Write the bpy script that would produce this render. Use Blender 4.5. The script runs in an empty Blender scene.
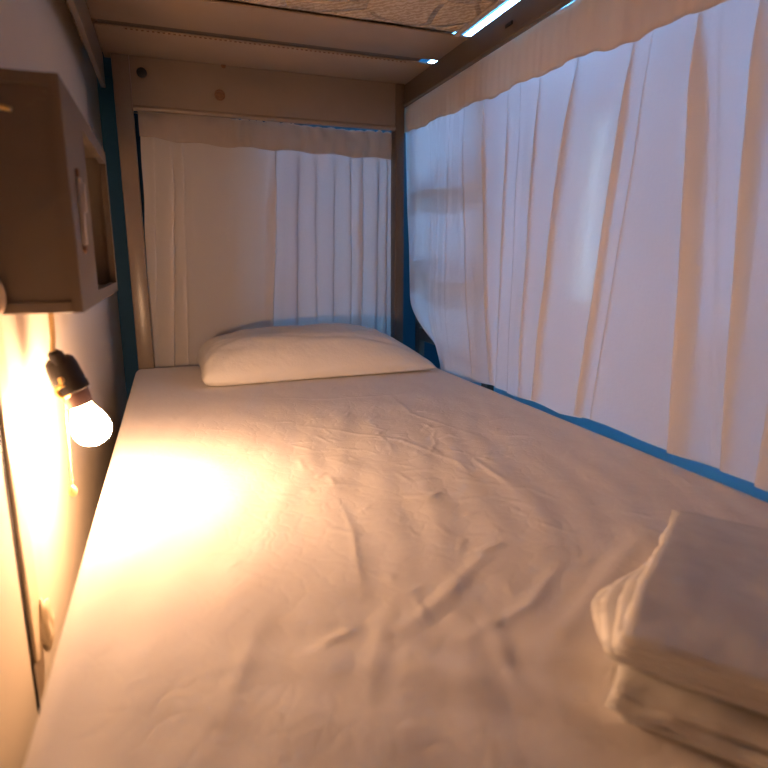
import bpy, bmesh, math, random
from mathutils import Vector, Matrix, noise
random.seed(7)
sc = bpy.context.scene
COL = sc.collection
PI = math.pi

# ------------------------------------------------------------------ helpers
def N(x, y, z, s=1.0):
    return noise.noise(Vector((x * s, y * s, z * s)))

def finish(name, bm, mat, parent=None, base=None, smooth=True, angle=None):
    """link one bmesh (in world coordinates) as one object; origin at base / parent's origin"""
    me = bpy.data.meshes.new(name)
    o = bpy.data.objects.new(name, me)
    if parent is not None:
        off = world_loc(parent)
        if base is not None:
            o.location = Vector(base) - off
            off = Vector(base)
    else:
        if base is None:
            xs = [v.co.x for v in bm.verts]; ys = [v.co.y for v in bm.verts]; zs = [v.co.z for v in bm.verts]
            base = ((min(xs) + max(xs)) / 2, (min(ys) + max(ys)) / 2, min(zs))
        off = Vector(base)
        o.location = off
    bmesh.ops.translate(bm, verts=bm.verts, vec=-off)
    bmesh.ops.recalc_face_normals(bm, faces=bm.faces)
    bm.to_mesh(me); bm.free()
    for p in me.polygons:
        p.use_smooth = smooth
    if smooth and angle is not None:
        me.set_sharp_from_angle(angle=math.radians(angle))
    me.materials.append(mat)
    COL.objects.link(o)
    if parent is not None:
        o.parent = parent
    return o

def world_loc(o):
    v = Vector((0, 0, 0))
    while o is not None:
        v += Vector(o.location); o = o.parent
    return v

def thing(name, label, cat, loc):
    o = bpy.data.objects.new(name, None)
    o.empty_display_size = .05
    o.location = loc
    COL.objects.link(o)
    o['label'] = label; o['category'] = cat
    return o

def tag(o, label, cat):
    o['label'] = label; o['category'] = cat
    return o

def struct(o):
    o['kind'] = 'structure'
    return o

def box(bm, x0, x1, y0, y1, z0, z1, bevel=0.0, seg=2):
    r = bmesh.ops.create_cube(bm, size=1.0)
    vs = r['verts']
    bmesh.ops.scale(bm, vec=(x1 - x0, y1 - y0, z1 - z0), verts=vs)
    bmesh.ops.translate(bm, vec=((x0 + x1) / 2, (y0 + y1) / 2, (z0 + z1) / 2), verts=vs)
    if bevel > 0:
        es = list({e for v in vs for e in v.link_edges})
        bmesh.ops.bevel(bm, geom=es, offset=bevel, segments=seg, profile=.5, affect='EDGES')

def boxes(lst, bevel=0.0):
    bm = bmesh.new()
    for b in lst:
        box(bm, *b, bevel=bevel)
    return bm

def frame_of(d):
    d = d.normalized()
    a = Vector((0, 0, 1)) if abs(d.z) < .9 else Vector((1, 0, 0))
    u = d.cross(a).normalized(); w = d.cross(u).normalized()
    return u, w

def tube(bm, pts, rad, n=10, cap=True):
    pts = [Vector(p) for p in pts]
    rings = []
    for i, p in enumerate(pts):
        d = (pts[min(i + 1, len(pts) - 1)] - pts[max(i - 1, 0)])
        u, w = frame_of(d)
        if rings:
            # keep the frame from spinning
            pu = prev_u - d.normalized() * prev_u.dot(d.normalized())
            if pu.length > 1e-6:
                u = pu.normalized(); w = d.normalized().cross(u)
        prev_u = u
        r = rad[i] if isinstance(rad, (list, tuple)) else rad
        rings.append([bm.verts.new(p + (u * math.cos(2 * PI * k / n) + w * math.sin(2 * PI * k / n)) * r) for k in range(n)])
    for a, b in zip(rings, rings[1:]):
        for k in range(n):
            bm.faces.new((a[k], a[(k + 1) % n], b[(k + 1) % n], b[k]))
    if cap:
        bm.faces.new(rings[0]); bm.faces.new(rings[-1])

def lathe(bm, origin, axis, prof, n=32):
    """prof: list of (distance along axis, radius)"""
    axis = Vector(axis).normalized(); origin = Vector(origin)
    tube(bm, [origin + axis * d for d, r in prof], [max(r, 1e-4) for d, r in prof], n)

def torus(bm, c, normal, R, r, n=24, m=8):
    u, w = frame_of(Vector(normal)); c = Vector(c); nn = Vector(normal).normalized()
    rings = []
    for i in range(n):
        a = 2 * PI * i / n
        rad = u * math.cos(a) + w * math.sin(a)
        rings.append([bm.verts.new(c + rad * (R + r * math.cos(2 * PI * k / m)) + nn * r * math.sin(2 * PI * k / m)) for k in range(m)])
    for i in range(n):
        A, B = rings[i], rings[(i + 1) % n]
        for k in range(m):
            bm.faces.new((A[k], A[(k + 1) % m], B[(k + 1) % m], B[k]))

def grid(bm, nu, nv, f):
    vs = [[bm.verts.new(f(i / (nu - 1), j / (nv - 1))) for j in range(nv)] for i in range(nu)]
    for i in range(nu - 1):
        for j in range(nv - 1):
            bm.faces.new((vs[i][j], vs[i + 1][j], vs[i + 1][j + 1], vs[i][j + 1]))
    return vs

def sstep(a, b, x):
    t = max(0.0, min(1.0, (x - a) / (b - a)))
    return t * t * (3 - 2 * t)

def lerp(a, b, t):
    return a + (b - a) * t

def interp(tab, x):
    if x <= tab[0][0]: return tab[0][1]
    for (a, fa), (b, fb) in zip(tab, tab[1:]):
        if x <= b:
            return lerp(fa, fb, (x - a) / (b - a))
    return tab[-1][1]

# ------------------------------------------------------------------ materials
class NT:
    def __init__(self, name):
        self.m = bpy.data.materials.new(name); self.m.use_nodes = True
        self.t = self.m.node_tree; self.t.nodes.clear()
        self.out = self.n('ShaderNodeOutputMaterial')
    def n(self, typ, **kw):
        nd = self.t.nodes.new(typ)
        for k, v in kw.items():
            if k in nd.inputs: nd.inputs[k].default_value = v
            else: setattr(nd, k, v)
        return nd
    def l(self, a, b): self.t.links.new(a, b)
    def coords(self): return self.n('ShaderNodeTexCoord').outputs['Object']

def rgba(c): return (c[0], c[1], c[2], 1.0)

def bump_chain(T, co, layers, base=None):
    """layers: (kind, scale, strength, distance)"""
    nrm = base
    for kind, scale, strength, dist in layers:
        if kind == 'noise':
            t = T.n('ShaderNodeTexNoise', Scale=scale, Detail=5.0, Roughness=.6)
            T.l(co, t.inputs['Vector']); h = t.outputs['Fac']
        elif kind == 'crease':
            w = T.n('ShaderNodeTexNoise', Scale=scale * .35, Detail=2.0); T.l(co, w.inputs['Vector'])
            mx = T.n('ShaderNodeMixRGB', blend_type='ADD', Fac=.09); T.l(co, mx.inputs[1]); T.l(w.outputs['Color'], mx.inputs[2])
            t = T.n('ShaderNodeTexVoronoi', Scale=scale, feature='DISTANCE_TO_EDGE'); T.l(mx.outputs[0], t.inputs['Vector'])
            r = T.n('ShaderNodeMapRange', **{'From Min': 0.0, 'From Max': .12}); T.l(t.outputs['Distance'], r.inputs['Value'])
            h = r.outputs['Result']
        elif kind == 'weave':
            a = T.n('ShaderNodeTexWave', Scale=scale, bands_direction='X'); b = T.n('ShaderNodeTexWave', Scale=scale, bands_direction='Z')
            T.l(co, a.inputs['Vector']); T.l(co, b.inputs['Vector'])
            mx = T.n('ShaderNodeMath', operation='ADD'); T.l(a.outputs['Fac'], mx.inputs[0]); T.l(b.outputs['Fac'], mx.inputs[1])
            h = mx.outputs[0]
        b = T.n('ShaderNodeBump', Strength=strength, Distance=dist)
        T.l(h, b.inputs['Height'])
        if nrm is not None: T.l(nrm, b.inputs['Normal'])
        nrm = b.outputs['Normal']
    return nrm

def surface(name, col, rough=.6, var=.06, vscale=6.0, bumps=(), spec=.4, metallic=0.0, stain=None, sheen=0.0):
    T = NT(name); co = T.coords()
    p = T.n('ShaderNodeBsdfPrincipled', Roughness=rough, Metallic=metallic)
    p.inputs['Specular IOR Level'].default_value = spec
    if sheen: p.inputs['Sheen Weight'].default_value = sheen
    nz = T.n('ShaderNodeTexNoise', Scale=vscale, Detail=6.0, Roughness=.65); T.l(co, nz.inputs['Vector'])
    cr = T.n('ShaderNodeValToRGB')
    cr.color_ramp.elements[0].position = .3; cr.color_ramp.elements[1].position = .72
    cr.color_ramp.elements[0].color = rgba([max(0, c * (1 - var)) for c in col])
    cr.color_ramp.elements[1].color = rgba([min(1, c * (1 + var)) for c in col])
    T.l(nz.outputs['Fac'], cr.inputs['Fac'])
    c_out = cr.outputs['Color']
    if stain:
        scol, sscale, thr = stain
        s = T.n('ShaderNodeTexNoise', Scale=sscale, Detail=8.0, Roughness=.7); T.l(co, s.inputs['Vector'])
        r = T.n('ShaderNodeMapRange', **{'From Min': thr, 'From Max': thr + .08}); T.l(s.outputs['Fac'], r.inputs['Value'])
        mx = T.n('ShaderNodeMixRGB'); T.l(r.outputs['Result'], mx.inputs['Fac']); T.l(c_out, mx.inputs[1]); mx.inputs[2].default_value = rgba(scol)
        c_out = mx.outputs[0]
    T.l(c_out, p.inputs['Base Color'])
    if bumps:
        T.l(bump_chain(T, co, bumps), p.inputs['Normal'])
    T.l(p.outputs[0], T.out.inputs['Surface'])
    return T.m

def sheer(name, col, trans, clear, weave=900.0):
    T = NT(name); co = T.coords()
    d = T.n('ShaderNodeBsdfDiffuse', Color=rgba(col)); t = T.n('ShaderNodeBsdfTranslucent', Color=rgba(trans))
    nrm = bump_chain(T, co, [('noise', 120.0, .25, .002), ('weave', weave * .35, .12, .0006)])
    T.l(nrm, d.inputs['Normal']); T.l(nrm, t.inputs['Normal'])
    m = T.n('ShaderNodeMixShader', Fac=.5); T.l(d.outputs[0], m.inputs[1]); T.l(t.outputs[0], m.inputs[2])
    tr = T.n('ShaderNodeBsdfRefraction', IOR=1.12, Roughness=.42)
    m2 = T.n('ShaderNodeMixShader')
    # open weave: tiny slubs make the cloth a little more or less see-through
    nz = T.n('ShaderNodeTexNoise', Scale=260.0, Detail=3.0); T.l(co, nz.inputs['Vector'])
    r = T.n('ShaderNodeMapRange', **{'From Min': .3, 'From Max': .7, 'To Min': clear * .5, 'To Max': clear * 1.5}); T.l(nz.outputs['Fac'], r.inputs['Value'])
    T.l(r.outputs['Result'], m2.inputs['Fac'])
    T.l(m.outputs[0], m2.inputs[1]); T.l(tr.outputs[0], m2.inputs[2])
    T.l(m2.outputs[0], T.out.inputs['Surface'])
    return T.m

def emitter(name, col, strength):
    T = NT(name)
    e = T.n('ShaderNodeEmission', Color=rgba(col), Strength=strength)
    T.l(e.outputs[0], T.out.inputs['Surface'])
    return T.m

M_sheet = surface('white_sheet_cotton', (.84, .785, .745), .85, .015, 4, [('crease', 34, .12, .0016), ('noise', 90, .22, .0016), ('noise', 30, .10, .004), ('noise', 420, .12, .0006)], .15, sheen=.1)
M_pillow = surface('white_pillowcase_cotton', (.80, .76, .71), .85, .02, 5, [('noise', 20, .4, .010), ('noise', 420, .12, .0006)], .15)
M_fold = surface('folded_white_cotton', (.80, .77, .73), .85, .03, 8, [('noise', 26, .35, .006), ('noise', 420, .12, .0006)], .15)
M_tick = surface('mattress_ticking', (.55, .5, .45), .9, .08, 12)
M_curtain = sheer('sheer_white_cotton', (.82, .78, .74), (.80, .78, .80), .05)
M_header = sheer('doubled_curtain_header', (.93, .81, .67), (.80, .62, .45), .0)
M_endheader = sheer('doubled_end_header', (.93, .83, .73), (.45, .36, .30), .0)
M_endcurtain = sheer('end_curtain_cotton', (.90, .84, .78), (.80, .76, .76), .03)
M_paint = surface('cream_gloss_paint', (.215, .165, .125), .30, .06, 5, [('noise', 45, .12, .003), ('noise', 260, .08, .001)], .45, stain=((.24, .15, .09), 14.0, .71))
M_slat = surface('cream_painted_slat', (.29, .215, .15), .5, .07, 4, [('noise', 30, .12, .004)], .35, stain=((.20, .12, .07), 11.0, .68))
M_wall = surface('white_wall_panel', (.78, .70, .59), .55, .03, 3, [('noise', 22, .06, .003), ('noise', 200, .05, .0008)], .35)
M_trim = surface('beige_batten', (.74, .64, .48), .5, .05, 6)
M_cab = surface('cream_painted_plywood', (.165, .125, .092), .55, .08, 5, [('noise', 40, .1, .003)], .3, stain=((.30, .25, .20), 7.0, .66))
M_cabin = surface('raw_plywood_inside', (.22, .17, .12), .7, .1, 8)
M_blue_dim = surface('deep_blue_wall_paint', (.010, .06, .09), .6, .05, 3, [('noise', 60, .05, .002)], .3)  # blue wall colour darkened to stand in for the dimmer far room
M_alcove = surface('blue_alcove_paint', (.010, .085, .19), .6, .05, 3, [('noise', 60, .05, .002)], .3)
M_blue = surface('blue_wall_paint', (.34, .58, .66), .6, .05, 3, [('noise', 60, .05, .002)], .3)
M_white = surface('ceiling_pale_blue', (.30, .62, .78), .8, .03, 3)
M_floor = surface('blue_grey_floor', (.34, .56, .62), .6, .1, 4)
M_black = surface('black_bakelite', (.010, .007, .006), .55, .2, 30, spec=.2)
M_brown = surface('brown_phenolic_collar', (.05, .026, .022), .35, .15, 30)
M_dark = surface('dark_iron', (.02, .018, .018), .5, .2, 40, metallic=.3)
M_brass = surface('brass', (.78, .52, .2), .3, .08, 40, metallic=.9)
M_steel = surface('white_enamelled_steel', (.48, .42, .37), .35, .06, 40, [('noise', 90, .1, .001)], .5)
M_rust = surface('rusty_screw', (.20, .10, .05), .6, .3, 160, metallic=.3)
M_cord = surface('yellowed_cord', (.72, .52, .24), .6, .1, 60)
M_cable = surface('pale_cable', (.62, .48, .36), .5, .1, 40)
M_lump = surface('cream_filler', (.74, .66, .5), .7, .06, 30, [('noise', 60, .3, .003)])
M_wire = surface('curtain_wire', (.5, .5, .5), .4, .05, 30, metallic=.8)
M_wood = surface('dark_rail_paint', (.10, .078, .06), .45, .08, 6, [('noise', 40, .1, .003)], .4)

# quilted mattress fabric: slanted zigzag twill inside a lozenge quilting
T = NT('quilted_ticking'); co = T.coords()
wv = T.n('ShaderNodeTexWave', Scale=26.0, Distortion=7.0, Detail=2.0, bands_direction='DIAGONAL'); wv.inputs['Detail Scale'].default_value = 3.0
T.l(co, wv.inputs['Vector'])
cr = T.n('ShaderNodeValToRGB'); cr.color_ramp.elements[0].color = (.33, .25, .17, 1); cr.color_ramp.elements[1].color = (.52, .43, .32, 1)
T.l(wv.outputs['Fac'], cr.inputs['Fac'])
pb = T.n('ShaderNodeBsdfPrincipled', Roughness=.9); T.l(cr.outputs['Color'], pb.inputs['Base Color'])
T.l(bump_chain(T, co, [('crease', 9, .6, .02), ('noise', 60, .3, .004)]), pb.inputs['Normal'])
T.l(pb.outputs[0], T.out.inputs['Surface'])
M_quilt = T.m

BULB_COL = (1.0, .575, .315); BULB_STR = 455.0
TUBE_COL = (.26, .54, 1.0); TUBE_STR = 40.0
M_bulb = emitter('lit_bulb_glass', BULB_COL, BULB_STR)
M_tube = emitter('lit_cool_tube', TUBE_COL, TUBE_STR)

M_window = emitter('daylit_pane', (.42, .80, 1.0), 5.5)
M_added_pane = emitter('blue_daylit_pane', (.20, .46, 1.0), 1.7)

# ------------------------------------------------------------------ the room (z=0 is the top of the lower mattress)
FZ = -.50; CZ = 1.75
RX = 1.95; NY = -2.35; FY = 1.9; LX = -.30
struct(finish('floor', boxes([(LX, RX, NY, FY, FZ - .1, FZ)]), M_floor, smooth=False))
struct(finish('ceiling', boxes([(LX, RX, NY, FY, CZ, CZ + .1)]), M_white, smooth=False))
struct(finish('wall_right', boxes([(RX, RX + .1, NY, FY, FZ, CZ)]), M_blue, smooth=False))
struct(finish('wall_far', boxes([(LX, RX, FY, FY + .1, FZ, CZ)]), M_blue_dim, smooth=False))
struct(finish('wall_near', boxes([(LX, RX, NY - .1, NY, FZ, CZ)]), M_wall, smooth=False))
struct(finish('wall_left', boxes([(LX, -.062, NY, .40, FZ, CZ)], .003), M_wall, smooth=False))
struct(finish('wall_left_recess', boxes([(LX - .1, LX, NY, FY, FZ, CZ)]), M_blue_dim, smooth=False))
struct(finish('wall_alcove', boxes([(LX, .36, .42, .52, FZ, CZ), (.36, .46, .095, .52, FZ, CZ), (-.062, .36, .075, .42, .945, 1.0)]), M_alcove, smooth=False))  # back wall, plus unseen pier and soffit added to block room light
def glowing_pane(n, y0, y1, z0, z1, m):
    w_ = struct(finish('window_%d' % n, boxes([(RX - .022, RX - .016, y0, y1, z0, z1)]), m, smooth=False))
    fr = bmesh.new()
    for b in ((y0 - .03, y0, z0 - .03, z1 + .03), (y1, y1 + .03, z0 - .03, z1 + .03), (y0, y1, z0 - .03, z0), (y0, y1, z1, z1 + .03)):
        box(fr, RX - .03, RX, *b)
    finish('window_frame', fr, M_white, w_, smooth=False)
glowing_pane(1, .56, .80, .10, 1.05, M_window)
glowing_pane(2, -.42, -.08, .05, 1.30, M_added_pane)  # second pane is an added glow that tints the near folds blue
# batten on the wall panel with the panel seam beside it
bm = boxes([(-.062, -.057, -1.240, -1.196, -.135, .272)], .002)
struct(finish('trim_1', bm, M_trim, smooth=False))
bm = boxes([(-.0625, -.0612, -1.250, -1.2405, -.35, .272)])
struct(finish('trim_2', bm, M_dark, smooth=False))

# ------------------------------------------------------------------ bunk bed frame
bunk = thing('bunk_bed', 'cream painted bunk bed frame with posts, head beam and overhead slats', 'bunk bed', (.45, -1.0, FZ))
def post(x0, x1, y0, y1, m=M_paint):
    return finish('post', boxes([(x0, x1, y0, y1, FZ, .900)], .004), m, bunk, ((x0 + x1) / 2, (y0 + y1) / 2, FZ), angle=40)
pl_ = post(.010, .057, .002, .05)
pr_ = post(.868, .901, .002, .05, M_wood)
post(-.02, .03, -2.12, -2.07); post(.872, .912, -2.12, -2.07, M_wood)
# head beam: pressed steel with a rolled lower lip
bm = boxes([(.057, .872, .006, .030, .757, .900)], .002)
tube(bm, [(.057, .012, .762), (.872, .012, .762)], .009, 12)
beam = finish('head_beam', bm, M_paint, bunk, angle=40)
bm = bmesh.new(); lathe(bm, (.088, .008, .856), (0, -1, 0), [(0, .014), (.004, .014), (.0065, .010), (.007, 0)], 20)
finish('bolt', bm, M_dark, beam, angle=40)
bm = bmesh.new(); torus(bm, (.303, .005, .815), (0, 1, 0), .013, .0028)
lathe(bm, (.303, .007, .815), (0, -1, 0), [(0, .010), (.002, .010), (.003, .006), (.0032, 0)], 18)
finish('screw_cap', bm, M_rust, beam, angle=40)
bm = bmesh.new(); lathe(bm, (.318, .008, .897), (0, -1, 0), [(0, .007), (.003, .007), (.004, 0)], 12)
finish('screw', bm, M_rust, beam, angle=40)
finish('foot_board', boxes([(-.02, .912, -2.128, -2.112, -.25, .93)], .002), M_slat, bunk, smooth=False)  # unseen board added to shut out blue room light and bounce warm light
# side rails of the upper bunk
finish('side_rail', boxes([(-.024, -.012, -2.1, .03, .813, .900)], .0015), M_paint, bunk, smooth=False)
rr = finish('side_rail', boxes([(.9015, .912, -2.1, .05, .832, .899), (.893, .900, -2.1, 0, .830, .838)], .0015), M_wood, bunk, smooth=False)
bm = boxes([(.8975, .9005, -.66, -.63, .858, .866)], .001)
finish('rail_slot', bm, M_dark, rr, smooth=False)
# lower rails
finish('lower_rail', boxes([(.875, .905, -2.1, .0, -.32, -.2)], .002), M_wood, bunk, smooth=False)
finish('lower_rail', boxes([(-.01, .02, -2.1, .0, -.32, -.2)], .002), M_paint, bunk, smooth=False)
finish('bed_base', boxes([(.02, .875, -2.06, -.01, -.22, -.2)], .002), M_slat, bunk, smooth=False)
# overhead slats (boards across the upper bunk)
def slat(y0, y1, z=.9004):
    bm = bmesh.new()
    nx = 60
    def f(u, v):
        x = lerp(-.010, .9, u); y = lerp(y0, y1, v)
        e = min(v, 1 - v)
        return Vector((x, y, z + .0015 * N(x, y, 0, 9)))
    box(bm, -.010, .911, y0, y1, z, z + .005, .0015)
    return finish('slat', bm, M_slat, bunk, angle=40)
s1 = slat(-.204, .056); s2 = slat(-.436, -.242)
for y0 in (-1.0, -1.45, -1.9): slat(y0 - .18, y0)
# dark joint batten over the gap, with a row of little staples
bm = boxes([(.0, .862, -.260, -.188, .9062, .912)], .001)
finish('joint_batten', bm, M_wood, bunk, smooth=False)
bm = bmesh.new()
for k in range(60):
    x = .06 + k * .0128
    box(bm, x, x + .006, -.2032, -.2002, .8985, .9008)
finish('staple_row', bm, M_rust, s1, smooth=False)
bm = boxes([(.862, .874, -1.9, -.438, .8975, .905)], .002)
finish('edge_batten', bm, M_steel, bunk, smooth=False)

# upper mattress lying on the slats
def rounded_pad(x0, x1, y0, y1, ztop, zbot, r, nx, ny, hf=None, skirt=.1):
    """upper skin of a soft pad: flat top, rounded shoulders, straight skirt"""
    bm = bmesh.new(); ext = r * PI / 2 + skirt
    def f(u, v):
        px = lerp(x0 + r - ext, x1 - r + ext, u); py = lerp(y0 + r - ext, y1 - r + ext, v)
        qx = min(max(px, x0 + r), x1 - r); qy = min(max(py, y0 + r), y1 - r)
        dx, dy = px - qx, py - qy; d = math.hypot(dx, dy)
        if d < 1e-9:
            p = Vector((qx, qy, ztop))
        else:
            ux, uy = dx / d, dy / d; a = min(d / r, PI / 2)
            p = Vector((qx + ux * r * math.sin(a), qy + uy * r * math.sin(a), ztop - r * (1 - math.cos(a)) - max(0, min(d - r * PI / 2, skirt))))
        if hf: p.z += hf(p.x, p.y) * (1 - min(1, d / (r * .8)))
        return p
    grid(bm, nx, ny, f)
    return bm

um = thing('mattress', 'upper bunk mattress in quilted beige ticking lying on the overhead slats', 'mattress', (.43, -1.0, .912))
bm = bmesh.new()
def um_f(u, v):
    x = lerp(-.059, .868, u); y = lerp(-2.05, .05, v)
    sag = 0 if y > -.46 else .010 * (1 - math.exp(-(-.46 - y) / .1)) * math.sin(PI * min(1, max(0, u)))
    return Vector((x, y, (.913 if y > -.44 else .907) - sag * .6 - .002 * N(x, y, 1, 14)))
grid(bm, 60, 120, um_f)
finish('underside', bm, M_quilt, um)
bm = rounded_pad(-.059, .868, -2.05, .055, 1.04, .93, .03, 40, 80, None, .094)
finish('cover', bm, M_tick, um)

# ------------------------------------------------------------------ lower mattress with its fitted sheet
bed = thing('mattress', 'long lower mattress under a creased white fitted sheet', 'mattress', (.45, -1.0, -.2))
ridges = [  # polyline, half width, height
    ([(0.306, -1.458), (0.263, -1.538), (0.234, -1.592)], .011, .0042),
    ([(0.299, -1.507), (0.353, -1.477), (0.462, -1.389)], .010, .0045),
    ([(0.354, -1.534), (0.432, -1.514), (0.51, -1.454)], .007, .0036),
    ([(0.219, -1.506), (0.264, -1.486)], .006, .0030),
    ([(0.325, -1.201), (0.315, -1.30), (0.285, -1.435)], .005, .0018),
    ([(0.388, -1.514), (0.364, -1.584), (0.36, -1.618)], .009, .0042),
    ([(0.593, -1.08), (0.585, -1.16), (0.579, -1.257)], .006, .0022),
    ([(0.137, -1.558), (0.182, -1.44)], .009, .0022),
    ([(0.352, -0.805), (0.508, -0.969), (0.572, -1.162)], .006, .0022),
    ([(0.428, -1.568), (0.579, -1.472), (0.668, -1.424)], .012, .0050),
    ([(0.62, -.62), (0.60, -.80), (.66, -1.0)], .006, .0018),
    ([(0.30, -.52), (0.45, -.60), (.66, -.62)], .007, .0018),
]
for k in range(150):  # crumpled little creases over the middle of the sheet
    x = random.gauss(.48, .15); y = random.gauss(-1.16, .25); a = random.uniform(0, PI); L = random.uniform(.02, .06)
    if .05 < x < .85 and -1.9 < y < -.45:
        ridges.append(([(x, y), (x + math.cos(a) * L, y + math.sin(a) * L)], random.uniform(.0028, .005), random.uniform(.0009, .0022) * 1))
segs = []
for pl, w, h in ridges:
    tot = sum(math.dist(a, b) for a, b in zip(pl, pl[1:])); acc = 0
    for a, b in zip(pl, pl[1:]):
        L = math.dist(a, b); segs.append((a, b, w, h, acc / tot, (acc + L) / tot, pl is not None)); acc += L
cell = {}
for s in segs:
    (a, b, w, h, t0, t1, _) = s
    m = w * 3
    for i in range(int((min(a[0], b[0]) - m) // .05), int((max(a[0], b[0]) + m) // .05) + 1):
        for j in range(int((min(a[1], b[1]) - m) // .05), int((max(a[1], b[1]) + m) // .05) + 1):
            cell.setdefault((i, j), []).append(s)
def sheet_h(x, y):
    h = .0022 * N(x * 1.6, y, 0, 7) + .0011 * N(x, y * .6, 3, 21)
    # slanting drape lines towards the foot
    h += .0010 * math.sin((x * .9 + y * 1.6) * 55 + 3 * N(x, y, 5, 6)) * sstep(-1.25, -1.7, y) * sstep(.05, .3, x)
    h += .0008 * math.sin((x * 1.5 - y * .5) * 60 + 4 * N(x, y, 9, 5)) * sstep(-.45, -.9, y) * .6
    best = {}
    for (a, b, w, hh, t0, t1, _) in cell.get((int(x // .05), int(y // .05)), ()):
        dx, dy = b[0] - a[0], b[1] - a[1]; LL = dx * dx + dy * dy
        t = max(0, min(1, ((x - a[0]) * dx + (y - a[1]) * dy) / LL))
        d = math.hypot(x - a[0] - t * dx, y - a[1] - t * dy)
        if d < 3 * w:
            tt = t0 + (t1 - t0) * t
            k = (w, hh)
            val = hh * math.exp(-(d / w) ** 2) * (.25 + .75 * math.sin(PI * min(.98, max(.02, tt))))
            if abs(val) > abs(best.get(k, 0)): best[k] = val
    k = 1 - .85 * sstep(-.50, -.40, y)
    return (h * .8 + sum(v * (.42 if kk[1] > .0027 else .5) for kk, v in best.items())) * k
bm = rounded_pad(0, .904, -2.05, -.003, 0, -.2, .022, 380, 720, sheet_h, .12)
finish('fitted_sheet', bm, M_sheet, bed)
finish('core', boxes([(.006, .891, -2.04, -.012, -.2, -.045)], .02), M_tick, bed)

# ------------------------------------------------------------------ pillow
bm = bmesh.new()
PC = (.517, -.197); PA, PB = .343, .194; ROT = math.radians(2.0)
def pillow_pt(u, v, top):
    # rounded outline with slightly pulled-out corners
    cu = u * (1 - .02 * (1 - v * v)); cv = v * (1 - .06 * (1 - u * u))
    cu *= 1 - .035 * sstep(-1, 1, v) * sstep(0, 1, -u)
    cr_ = (abs(u) ** 8) * (abs(v) ** 8)
    cu *= 1 - .015 * cr_; cv *= 1 - .02 * cr_
    lx, ly = cu * PA, cv * PB
    e = max(0.0, 1 - abs(u) ** lerp(12.0, 3.4, ((u + 1) / 2) ** .6)) ** .46 * max(0.0, 1 - abs(v) ** 3.0) ** .58
    H = .124 * interp([(-1, .84), (-.6, .98), (-.2, 1.04), (.3, 1.06), (.65, .92), (1, .62)], u)
    H *= 1 + .06 * v
    x = PC[0] + lx * math.cos(ROT) - ly * math.sin(ROT); y = PC[1] + lx * math.sin(ROT) + ly * math.cos(ROT)
    seam = .012 + .016 * (1 - abs(u)) * 0 + .010 * sstep(.5, 1, -u)
    if top:
        z = seam + (H - seam) * e
        z += (.0050 * N(x, y, 2, 9) + .0028 * N(x * 1.4, y * 3, 5, 12) - .0035 * math.exp(-((y + .29 + .10 * (x - .5)) / .008) ** 2) * sstep(.3, .5, x)) * e
        # radiating gathers towards the seam corners
        z += .0020 * math.sin(26 * math.atan2(v - .1, u + .2)) * sstep(.45, .95, max(abs(u), abs(v))) * e
    else:
        z = seam - (seam - .0022) * min(1, e * 2.2)
    return Vector((x, y, z))
grid(bm, 90, 56, lambda a, b: pillow_pt(2 * a - 1, 2 * b - 1, True))
grid(bm, 90, 56, lambda a, b: pillow_pt(2 * a - 1, 2 * b - 1, False))
bmesh.ops.remove_doubles(bm, verts=bm.verts, dist=.0004)
tag(finish('pillow', bm, M_pillow), 'plump white pillow lying at the head of the lower bunk', 'pillow')

# ------------------------------------------------------------------ folded spare sheet on the bed
bm = bmesh.new()
F = Vector((.672, -1.452, 0)); e1 = Vector((-.79, -.613, 0)).normalized(); e2 = Vector((.60, -.80, 0)).normalized()
def slab(a0, a1, b0, b1, z0, z1, seed, amp, tilt=0.0, bulge=0.0):
    """one folded layer: a along e1 (far to near), b along e2 (left fold to the right)"""
    r = (z1 - z0) / 2; zm = (z0 + z1) / 2; n1, n2 = 64, 60; ext = r * PI / 2
    for side in (1, -1):
        def f(u, v):
            pa = lerp(a0 + r - ext, a1 - r + ext, u); pb = lerp(b0 + r - ext, b1 - r + ext, v)
            qa = min(max(pa, a0 + r), a1 - r); qb = min(max(pb, b0 + r), b1 - r)
            da, db = pa - qa, pb - qb; d = math.hypot(da, db); z = r
            A, B = qa, qb
            if d > 1e-9:
                an = min(d / r, PI / 2); A = qa + da / d * r * math.sin(an); B = qb + db / d * r * math.sin(an); z = r * math.cos(an)
            t = (A - a0) / (a1 - a0)
            zz = zm + side * z * (1 + tilt * (t - .5))
            zz *= .62 + .38 * sstep(-.1, .9, t)
            k = N(A, B, seed, 18) + .6 * N(A, B, seed + 4, 40)
            if side > 0: zz += amp * k
            out = amp * 1.6 * N(A * 3, seed, zz * 40, 9)
            B2 = B + (out - bulge * math.exp(-((t - .74) / .27) ** 2)) * math.exp(-(B - b0) / .05)
            A2 = A + amp * 1.5 * N(B * 3, seed + 7, zz * 40, 9) * math.exp(-(a1 - A) / .03)
            return F + e1 * A2 + e2 * B2 + Vector((0, 0, max(.002, zz)))
        grid(bm, n1, n2, f)
slab(.030, .336, .004, .34, .0012, .010, 1, .0018)
slab(.024, .344, -.004, .35, .0095, .0185, 5, .0026, .2)
slab(.020, .334, .000, .35, .0175, .0255, 31, .0026, .2, .006)
slab(.012, .310, .006, .345, .0270, .0370, 9, .0016, .3, .044)
slab(.006, .322, .003, .355, .0365, .0460, 15, .0014, .3, .032)
slab(.002, .325, .001, .360, .0450, .0560, 19, .0014, .3, .015)
slab(.0, .330, .0, .365, .0550, .0650, 23, .0016, .3, .003)
bmesh.ops.remove_doubles(bm, verts=bm.verts, dist=.0003)
tag(finish('folded_sheet', bm, M_fold), 'folded white cotton sheet stacked in layers on the foot of the bed', 'folded sheet')

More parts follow.
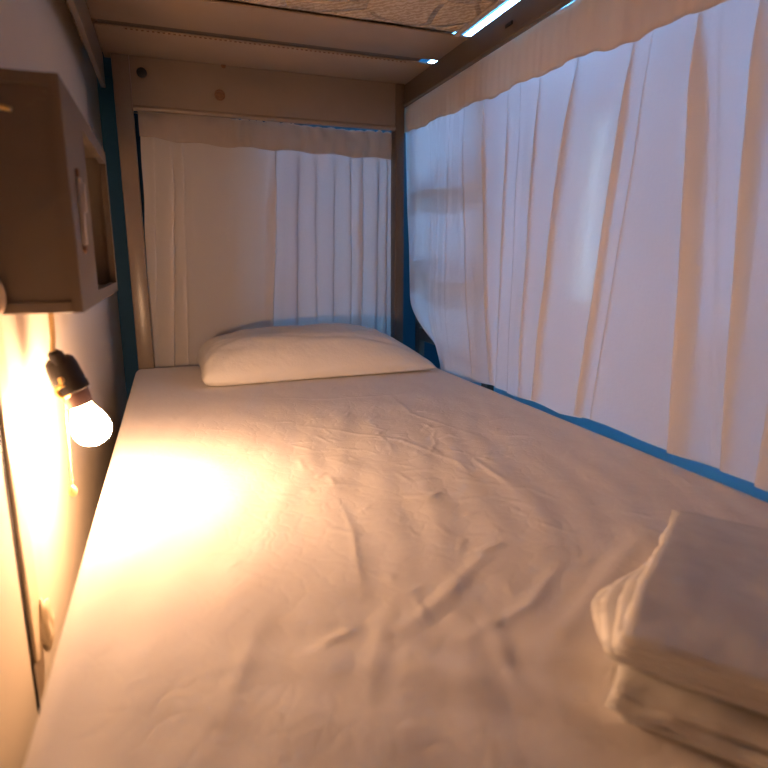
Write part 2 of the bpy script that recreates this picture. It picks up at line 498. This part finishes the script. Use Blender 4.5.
# ------------------------------------------------------------------ curtains
def fold_offsets(t, v, folds, sgn):
    """along-cloth and across-cloth shift at distance t; folds: (t at top, t at hem, sigma, overlap, depth)"""
    dt = dx = 0.0
    k = .18 + .82 * sstep(0.03, .3, v)
    for (ta, tb, s, ov, dep) in folds:
        c = lerp(ta, tb, v); xi = (t - c) / s
        if abs(xi) < 4.5:
            g = xi * math.exp(-xi * xi / 2)
            dt -= ov * s * g * k; dx -= dep * g * k * sgn
    return dt, dx

# --- side curtain
SX = .923
sf = [  # y at the top, y at the hem
    (-.150, -.17, .008, 1.5, .004), (-.215, -.23, .008, 1.5, .004), (-.30, -.31, .009, 1.6, .005), (-.385, -.45, .010, 1.7, .005),
    (-.485, -.560, .022, 2.0, .012), (-.611, -.606, .012, 2.0, .007), (-.665, -.655, .008, 1.4, .004), (-.747, -.726, .013, 2.0, .007),
    (-.888, -.803, .022, 2.0, .009), (-1.050, -.958, .014, 2.3, .010), (-1.092, -1.00, .010, 1.8, .006),
    (-1.165, -1.215, .024, 2.4, .014), (-1.212, -1.275, .010, 1.8, .006), (-1.272, -1.310, .020, 2.2, .012),
    (-1.40, -1.385, .026, 1.9, .009), (-1.50, -1.52, .02, 2.0, .01), (-1.62, -1.60, .02, 2.2, .012), (-1.78, -1.80, .02, 2.2, .012), (-1.92, -1.94, .02, 2., .01)]
SY0 = .050
side_folds = [(SY0 - a, SY0 - b, s * 1.1, o, d) for a, b, s, o, d in sf]
SLEN = 2.03
def ztop(t): return .846 - .022 * sstep(.2, 1.3, t) + .002 * math.sin(t * 40)
def zhead(t): return interp([(0, .752), (.35, .742), (.66, .728), (.9, .724), (1.12, .705), (1.5, .700), (2.1, .70)], t) + .0035 * math.sin(t * 28) + .0015 * math.sin(t * 90)
def zhem(t): return interp([(0, -.01), (.35, -.014), (.5, -.008), (.62, .004), (.74, -.002), (.88, .012), (.95, .004), (1.05, .016), (1.16, .008), (1.25, .004), (1.36, .014), (2.1, .006)], t)
def side_pt(u, v):
    t = u * SLEN
    z = lerp(ztop(t), zhem(t) - .006, v)
    dt, dx = fold_offsets(t, v, side_folds, 1)
    y = SY0 - (t + dt)
    x = SX + dx + .010 * math.sin(t * 11 + 1.2 * v) * sstep(0, .4, v) + .006 * N(t, v * .5, 3, 7) * sstep(0, .3, v)
    x += .0022 * math.sin(t * 150 + 3 * N(t, 0, 0, 9)) * (1 - sstep(.02, .16, v))
    # the far lower corner is swept towards the foot and tucked by the mattress
    y -= .40 * math.exp(-t / .20) * sstep(.72, 1.02, v) ** 1.6 + .035 * math.exp(-t / .2) * sstep(.1, .8, v)
    x -= .010 * math.exp(-t / .3) * sstep(.8, 1, v)
    return Vector((max(x, .9138 if z > .815 else .9015), y, z))
sc_ = thing('side_curtain', 'long sheer white curtain closing the open right side of the bunk, lit blue from behind', 'curtain', (SX, -1.0, 0))
bm = bmesh.new(); grid(bm, 760, 64, side_pt)
finish('curtain_cloth', bm, M_curtain, sc_)
bm = bmesh.new()
def head_pt(u, v):
    t = u * SLEN
    z = lerp(ztop(t) + .003, zhead(t), v)
    puff = math.sin(PI * min(1, v * 1.15))
    x = SX - .0095 - .0025 * puff + .0016 * math.sin(t * 75 + 5 * N(t, v * .2, 0, 5)) * (.4 + .6 * v) + .0006 * math.sin(t * 210 + 2 * v)
    x = max(x, .9125) if z > .826 else x
    return Vector((x, SY0 + .002 - t - .004 * math.sin(t * 60) * v, z))
grid(bm, 700, 14, head_pt)
bmesh.ops.solidify(bm, geom=bm.faces[:], thickness=.0012)
finish('curtain_header', bm, M_header, sc_)
bm = bmesh.new(); tube(bm, [(SX + .001, .0, .840), (SX + .001, -.7, .830), (SX + .001, -1.3, .819), (SX + .001, -2.1, .819)], .0016, 8)
tag(finish('curtain_wire', bm, M_wire), 'thin wire under the right rail threaded through the long side curtain', 'curtain wire')

# --- end curtain
EY = .052
ef = [(.110, .088, .008, 1.6, .005), (.160, .132, .012, 2.5, .014), (.192, .178, .010, 2.3, .012),
      (.478, .440, .011, 2.4, .009), (.550, .532, .018, .75, .006), (.607, .60, .012, .6, .004), (.672, .655, .016, .8, .005),
      (.726, .718, .011, 1.3, .006), (.768, .754, .013, 1.8, .009), (.826, .812, .012, .9, .005), (.858, .853, .006, 1.6, .004)]
EX0 = .072; ELEN = .802
end_folds = [(a - EX0, b - EX0, s, o, d) for a, b, s, o, d in ef]
def eztop(t): return interp([(0, .764), (.1, .762), (.3, .754), (.45, .753), (.6, .749), (.75, .749), (.81, .747)], t)
def ezhead(t): return interp([(0, .690), (.1, .682), (.25, .676), (.4, .676), (.6, .670), (.75, .668), (.81, .670)], t) + .003 * math.sin(t * 45)
def end_pt(u, v):
    t = u * ELEN
    z = lerp(eztop(t), -.06, v)
    dt, dy = fold_offsets(t, v, end_folds, 1)
    x = EX0 + t + dt - .028 * v * (1 - t / ELEN) + .004 * N(t, v, 0, 5)
    y = EY - dy + .005 * math.sin(t * 16) * sstep(0, .3, v) + .004 * N(t, v, 4, 8)
    y += .002 * math.sin(t * 170 + 4 * N(t, 0, 1, 9)) * (1 - sstep(.0, .12, v))
    return Vector((x, y, z))
ec = thing('end_curtain', 'short white curtain hanging behind the pillow at the head of the bunk', 'curtain', (.475, EY, -.06))
bm = bmesh.new(); grid(bm, 420, 48, end_pt)
finish('curtain_cloth', bm, M_endcurtain, ec)
bm = bmesh.new()
def ehead_pt(u, v):
    t = u * ELEN
    ruff = .006 * abs(N(t, 0, 7, 30)) + (.006 if .28 < t < .46 or t > .70 else .002) * abs(math.sin(t * 90 + 4 * N(t, 1, 1, 12)))
    z = lerp(eztop(t) + .002 + ruff, ezhead(t), v)
    y = EY - .0085 - .004 * math.sin(PI * min(1, v * 1.1)) + .0022 * math.sin(t * 110 + 6 * N(t, v * .15, 0, 6)) * (1 + N(t, 0, 5, 8)) + .0035 * N(t, v * .05, 2, 40)
    return Vector((EX0 - .004 + t * 1.01, y, z))
grid(bm, 420, 16, ehead_pt)
bmesh.ops.solidify(bm, geom=bm.faces[:], thickness=.0012)
finish('curtain_header', bm, M_endheader, ec)
bm = bmesh.new(); tube(bm, [(.057, EY - .003, .756), (.3, EY - .003, .750), (.6, EY - .003, .747), (.868, EY - .003, .746)], .0014, 8)
tag(finish('curtain_wire', bm, M_wire), 'thin wire under the head beam carrying the short curtain behind the pillow', 'curtain wire')

# ------------------------------------------------------------------ wall cabinet
cab = thing('wall_cabinet', 'small cream painted open-fronted wall cabinet above the bare bulb', 'cabinet', (-.016, -1.0, .276))
X0, X1, Y0, Y1, Z0, Z1 = -.0615, .030, -1.228, -.750, .276, .518
finish('back_panel', boxes([(X0, X0 + .006, Y0 + .008, Y1 - .008, Z0 + .01, Z1 - .01)]), M_cabin, cab, smooth=False)
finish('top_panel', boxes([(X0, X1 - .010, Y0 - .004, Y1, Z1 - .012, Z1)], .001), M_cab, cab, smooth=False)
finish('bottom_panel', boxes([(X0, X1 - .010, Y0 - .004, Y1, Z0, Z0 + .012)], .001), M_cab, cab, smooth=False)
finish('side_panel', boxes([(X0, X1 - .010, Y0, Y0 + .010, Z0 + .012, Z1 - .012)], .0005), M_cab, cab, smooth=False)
finish('side_panel', boxes([(X0, X1 - .010, Y1 - .010, Y1, Z0 + .012, Z1 - .012)], .0005), M_cabin, cab, smooth=False)
finish('divider', boxes([(X0 + .006, X1 - .010, -1.083, -1.073, Z0 + .012, Z1 - .012)]), M_cabin, cab, smooth=False)
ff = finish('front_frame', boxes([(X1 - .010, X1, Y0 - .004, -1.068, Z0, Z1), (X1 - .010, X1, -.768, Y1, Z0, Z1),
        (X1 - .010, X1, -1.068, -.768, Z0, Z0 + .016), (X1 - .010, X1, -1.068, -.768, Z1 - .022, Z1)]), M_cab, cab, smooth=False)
bm = boxes([(X1, X1 + .005, -1.182, -1.170, .350, .424)], .0015)
box(bm, X1 + .004, X1 + .008, -1.179, -1.173, .386, .418, .001)
la = finish('latch', bm, M_steel, cab, angle=40)
for z in (.345, .429):
    bm = bmesh.new(); lathe(bm, (X1, -1.176, z), (1, 0, 0), [(0, .005), (.003, .005), (.004, .003), (.0041, 0)], 12)
    finish('latch_screw', bm, M_rust, la, angle=40)
# hook and cable loop on the near side of the cabinet
bm = bmesh.new()
hy = Y0 - .001
tube(bm, [(-.030, hy, .476), (-.030, hy - .010, .476), (-.027, hy - .016, .478), (-.020, hy - .017, .479), (-.013, hy - .014, .478)], .0026, 8)
finish('hook', bm, M_brass, cab)
cable = bmesh.new()
pts = [(-.056 + .0125 * math.sin(a), Y0 - .0085, .296 + .0200 * math.cos(a)) for a in [k * 2 * PI / 28 for k in range(29)]]
tube(cable, pts, .0032, 8)
tag(finish('cable_loop', cable, M_cable), 'pale cable loop against the near lower edge of the wall cabinet', 'cable')

# ------------------------------------------------------------------ pull-chain lamp
lamp = thing('pull_chain_lamp', 'lit bare bulb in a black pull-chain socket hanging by the left wall', 'lamp', (-.01, -1.1, .092))
P1 = Vector((-.0245, -1.083, .202)); PB_ = Vector((-.0020, -1.083, .130)); ax = (PB_ - P1).normalized()
bm = bmesh.new()
lathe(bm, P1, ax, [(-.004, .004), (-.004, .013), (.0, .0175), (.008, .0195), (.026, .0205), (.034, .0205), (.036, .0215), (.044, .0215), (.046, .016)], 28)
# terminal lugs on the cap
for s, q in ((-1, .3), (1, -.2)):
    u, w = frame_of(ax)
    c = P1 + u * (.006 * s) + w * (.006 * q) - ax * .005
    c = P1 + u * (.010 * s) + w * (.010 * q) - ax * .006
    tube(bm, [c + ax * .010, c - ax * .004, c - ax * .008], [.0095, .009, .005], 12)
sock = finish('socket', bm, M_black, lamp, angle=40)
bm = bmesh.new(); lathe(bm, P1, ax, [(.045, .015), (.046, .0182), (.056, .0178), (.066, .0165), (.067, .012)], 28)
finish('collar', bm, M_brown, lamp, angle=40)
bm = bmesh.new()
lathe(bm, P1, ax, [(.062, .0115), (.066, .0125), (.073, .0155), (.082, .0196), (.091, .0232), (.100, .0248), (.108, .0243), (.115, .0212), (.1205, .0160), (.124, .0085), (.125, .0005)], 32)
finish('bulb', bm, M_bulb, lamp)
# chain arm, eyelet, chain with end ball
ey = Vector((-.0205, -1.100, .163))
bm = bmesh.new()
tube(bm, [P1 + ax * .022, P1 + ax * .024 + Vector((-.004, -.02, 0)), ey + Vector((.0, .004, .002))], .0042, 10)
torus(bm, ey, (-.1, 1, .1), .0078, .0030, 20, 8)
finish('eyelet', bm, M_brass, lamp)
bm = bmesh.new()
z = ey.z - .004
while z > .038:
    bmesh.ops.create_icosphere(bm, subdivisions=1, radius=.0016, matrix=Matrix.Translation((ey.x, ey.y - (ey.z - z) * .14, z)))
    z -= .0036
tube(bm, [(ey.x, ey.y, ey.z - .002), (ey.x, ey.y - .0175, .037)], .0007, 6)
ch = finish('pull_chain', bm, M_brass, lamp)
bm = bmesh.new(); lathe(bm, (ey.x, ey.y - .0175, .038), (0, 0, -1), [(0, .0015), (.002, .003), (.006, .0052), (.010, .0056), (.014, .0045), (.0165, .001)], 16)
finish('chain_ball', bm, M_cord, ch)
bm = bmesh.new()
tube(bm, [P1 - ax * .004, P1 + Vector((-.006, 0, .014)), (-.0285, -1.082, .232), (-.028, -1.080, .255), (-.028, -1.079, .2762)], .0034, 10)
finish('cord', bm, M_cord, lamp)

# small filler lump at the foot of the batten
bm = bmesh.new()
bmesh.ops.create_icosphere(bm, subdivisions=4, radius=1.0)
for v in bm.verts:
    n_ = 1 + .35 * N(v.co.x, v.co.y, v.co.z, 1.7)
    v.co = Vector((-.054 + v.co.x * .010 * n_, -1.196 + v.co.y * .016 * n_, -.118 + (v.co.z * .032 + .008 * v.co.z * v.co.z) * n_))
tag(finish('filler_lump', bm, M_lump), 'small cream lump on the wall at the foot of the batten', 'wall filler')

# ------------------------------------------------------------------ ladder outside the curtain
lad = thing('bunk_ladder', 'ladder outside the far end of the side curtain, seen as rung shadows', 'ladder', (.968, -.28, FZ))
for y in (.03, -.475):
    finish('ladder_rail', boxes([(.965, .99, y - .018, y + .018, FZ, .885)], .004), M_wood, lad, smooth=False)
for z in (.575, .32, .065, -.19, .83):
    finish('rung', boxes([(.966, .989, -.475, .03, z - .024, z + .024)], .004), M_wood, lad, smooth=False)

# ------------------------------------------------------------------ cool tube lamp over the aisle
tl = thing('tube_lamp', 'cool white tube lamp on the aisle ceiling, glimpsed through the slat gap', 'lamp', (1.79, .4, 1.60))
finish('housing', boxes([(1.755, 1.825, -1.4, 1.85, 1.62, 1.75)], .004), M_white, tl, smooth=False)
bm = bmesh.new(); tube(bm, [(1.79, -1.38, 1.550), (1.79, 1.83, 1.550)], .019, 16)
finish('tube', bm, M_tube, tl)

# ------------------------------------------------------------------ world, camera, view
w = bpy.data.worlds.new('World'); sc.world = w; w.use_nodes = True
bg = w.node_tree.nodes['Background']; bg.inputs[0].default_value = (.1, .2, .4, 1); bg.inputs[1].default_value = .02

cd = bpy.data.cameras.new('Camera'); cam = bpy.data.objects.new('Camera', cd); COL.objects.link(cam)
cam.location = (.122, -1.952, .334)
yaw, pit, rol = .346, -.211, -.003
fw = Vector((math.sin(yaw) * math.cos(pit), math.cos(yaw) * math.cos(pit), math.sin(pit)))
rt = Vector((math.cos(yaw), -math.sin(yaw), 0)); up = rt.cross(fw)
R = Matrix((rt, up, -fw)).transposed()
cam.rotation_euler = R.to_euler()
cd.sensor_width = 36; cd.lens = 585.2 / 768 * 36; cd.clip_start = .01
cd.dof.use_dof = True; cd.dof.focus_distance = 1.75; cd.dof.aperture_fstop = 4.5
sc.camera = cam
vs = sc.view_settings
vs.view_transform = 'Standard'; vs.look = 'None'; vs.exposure = 0; vs.gamma = 1; vs.use_curve_mapping = False
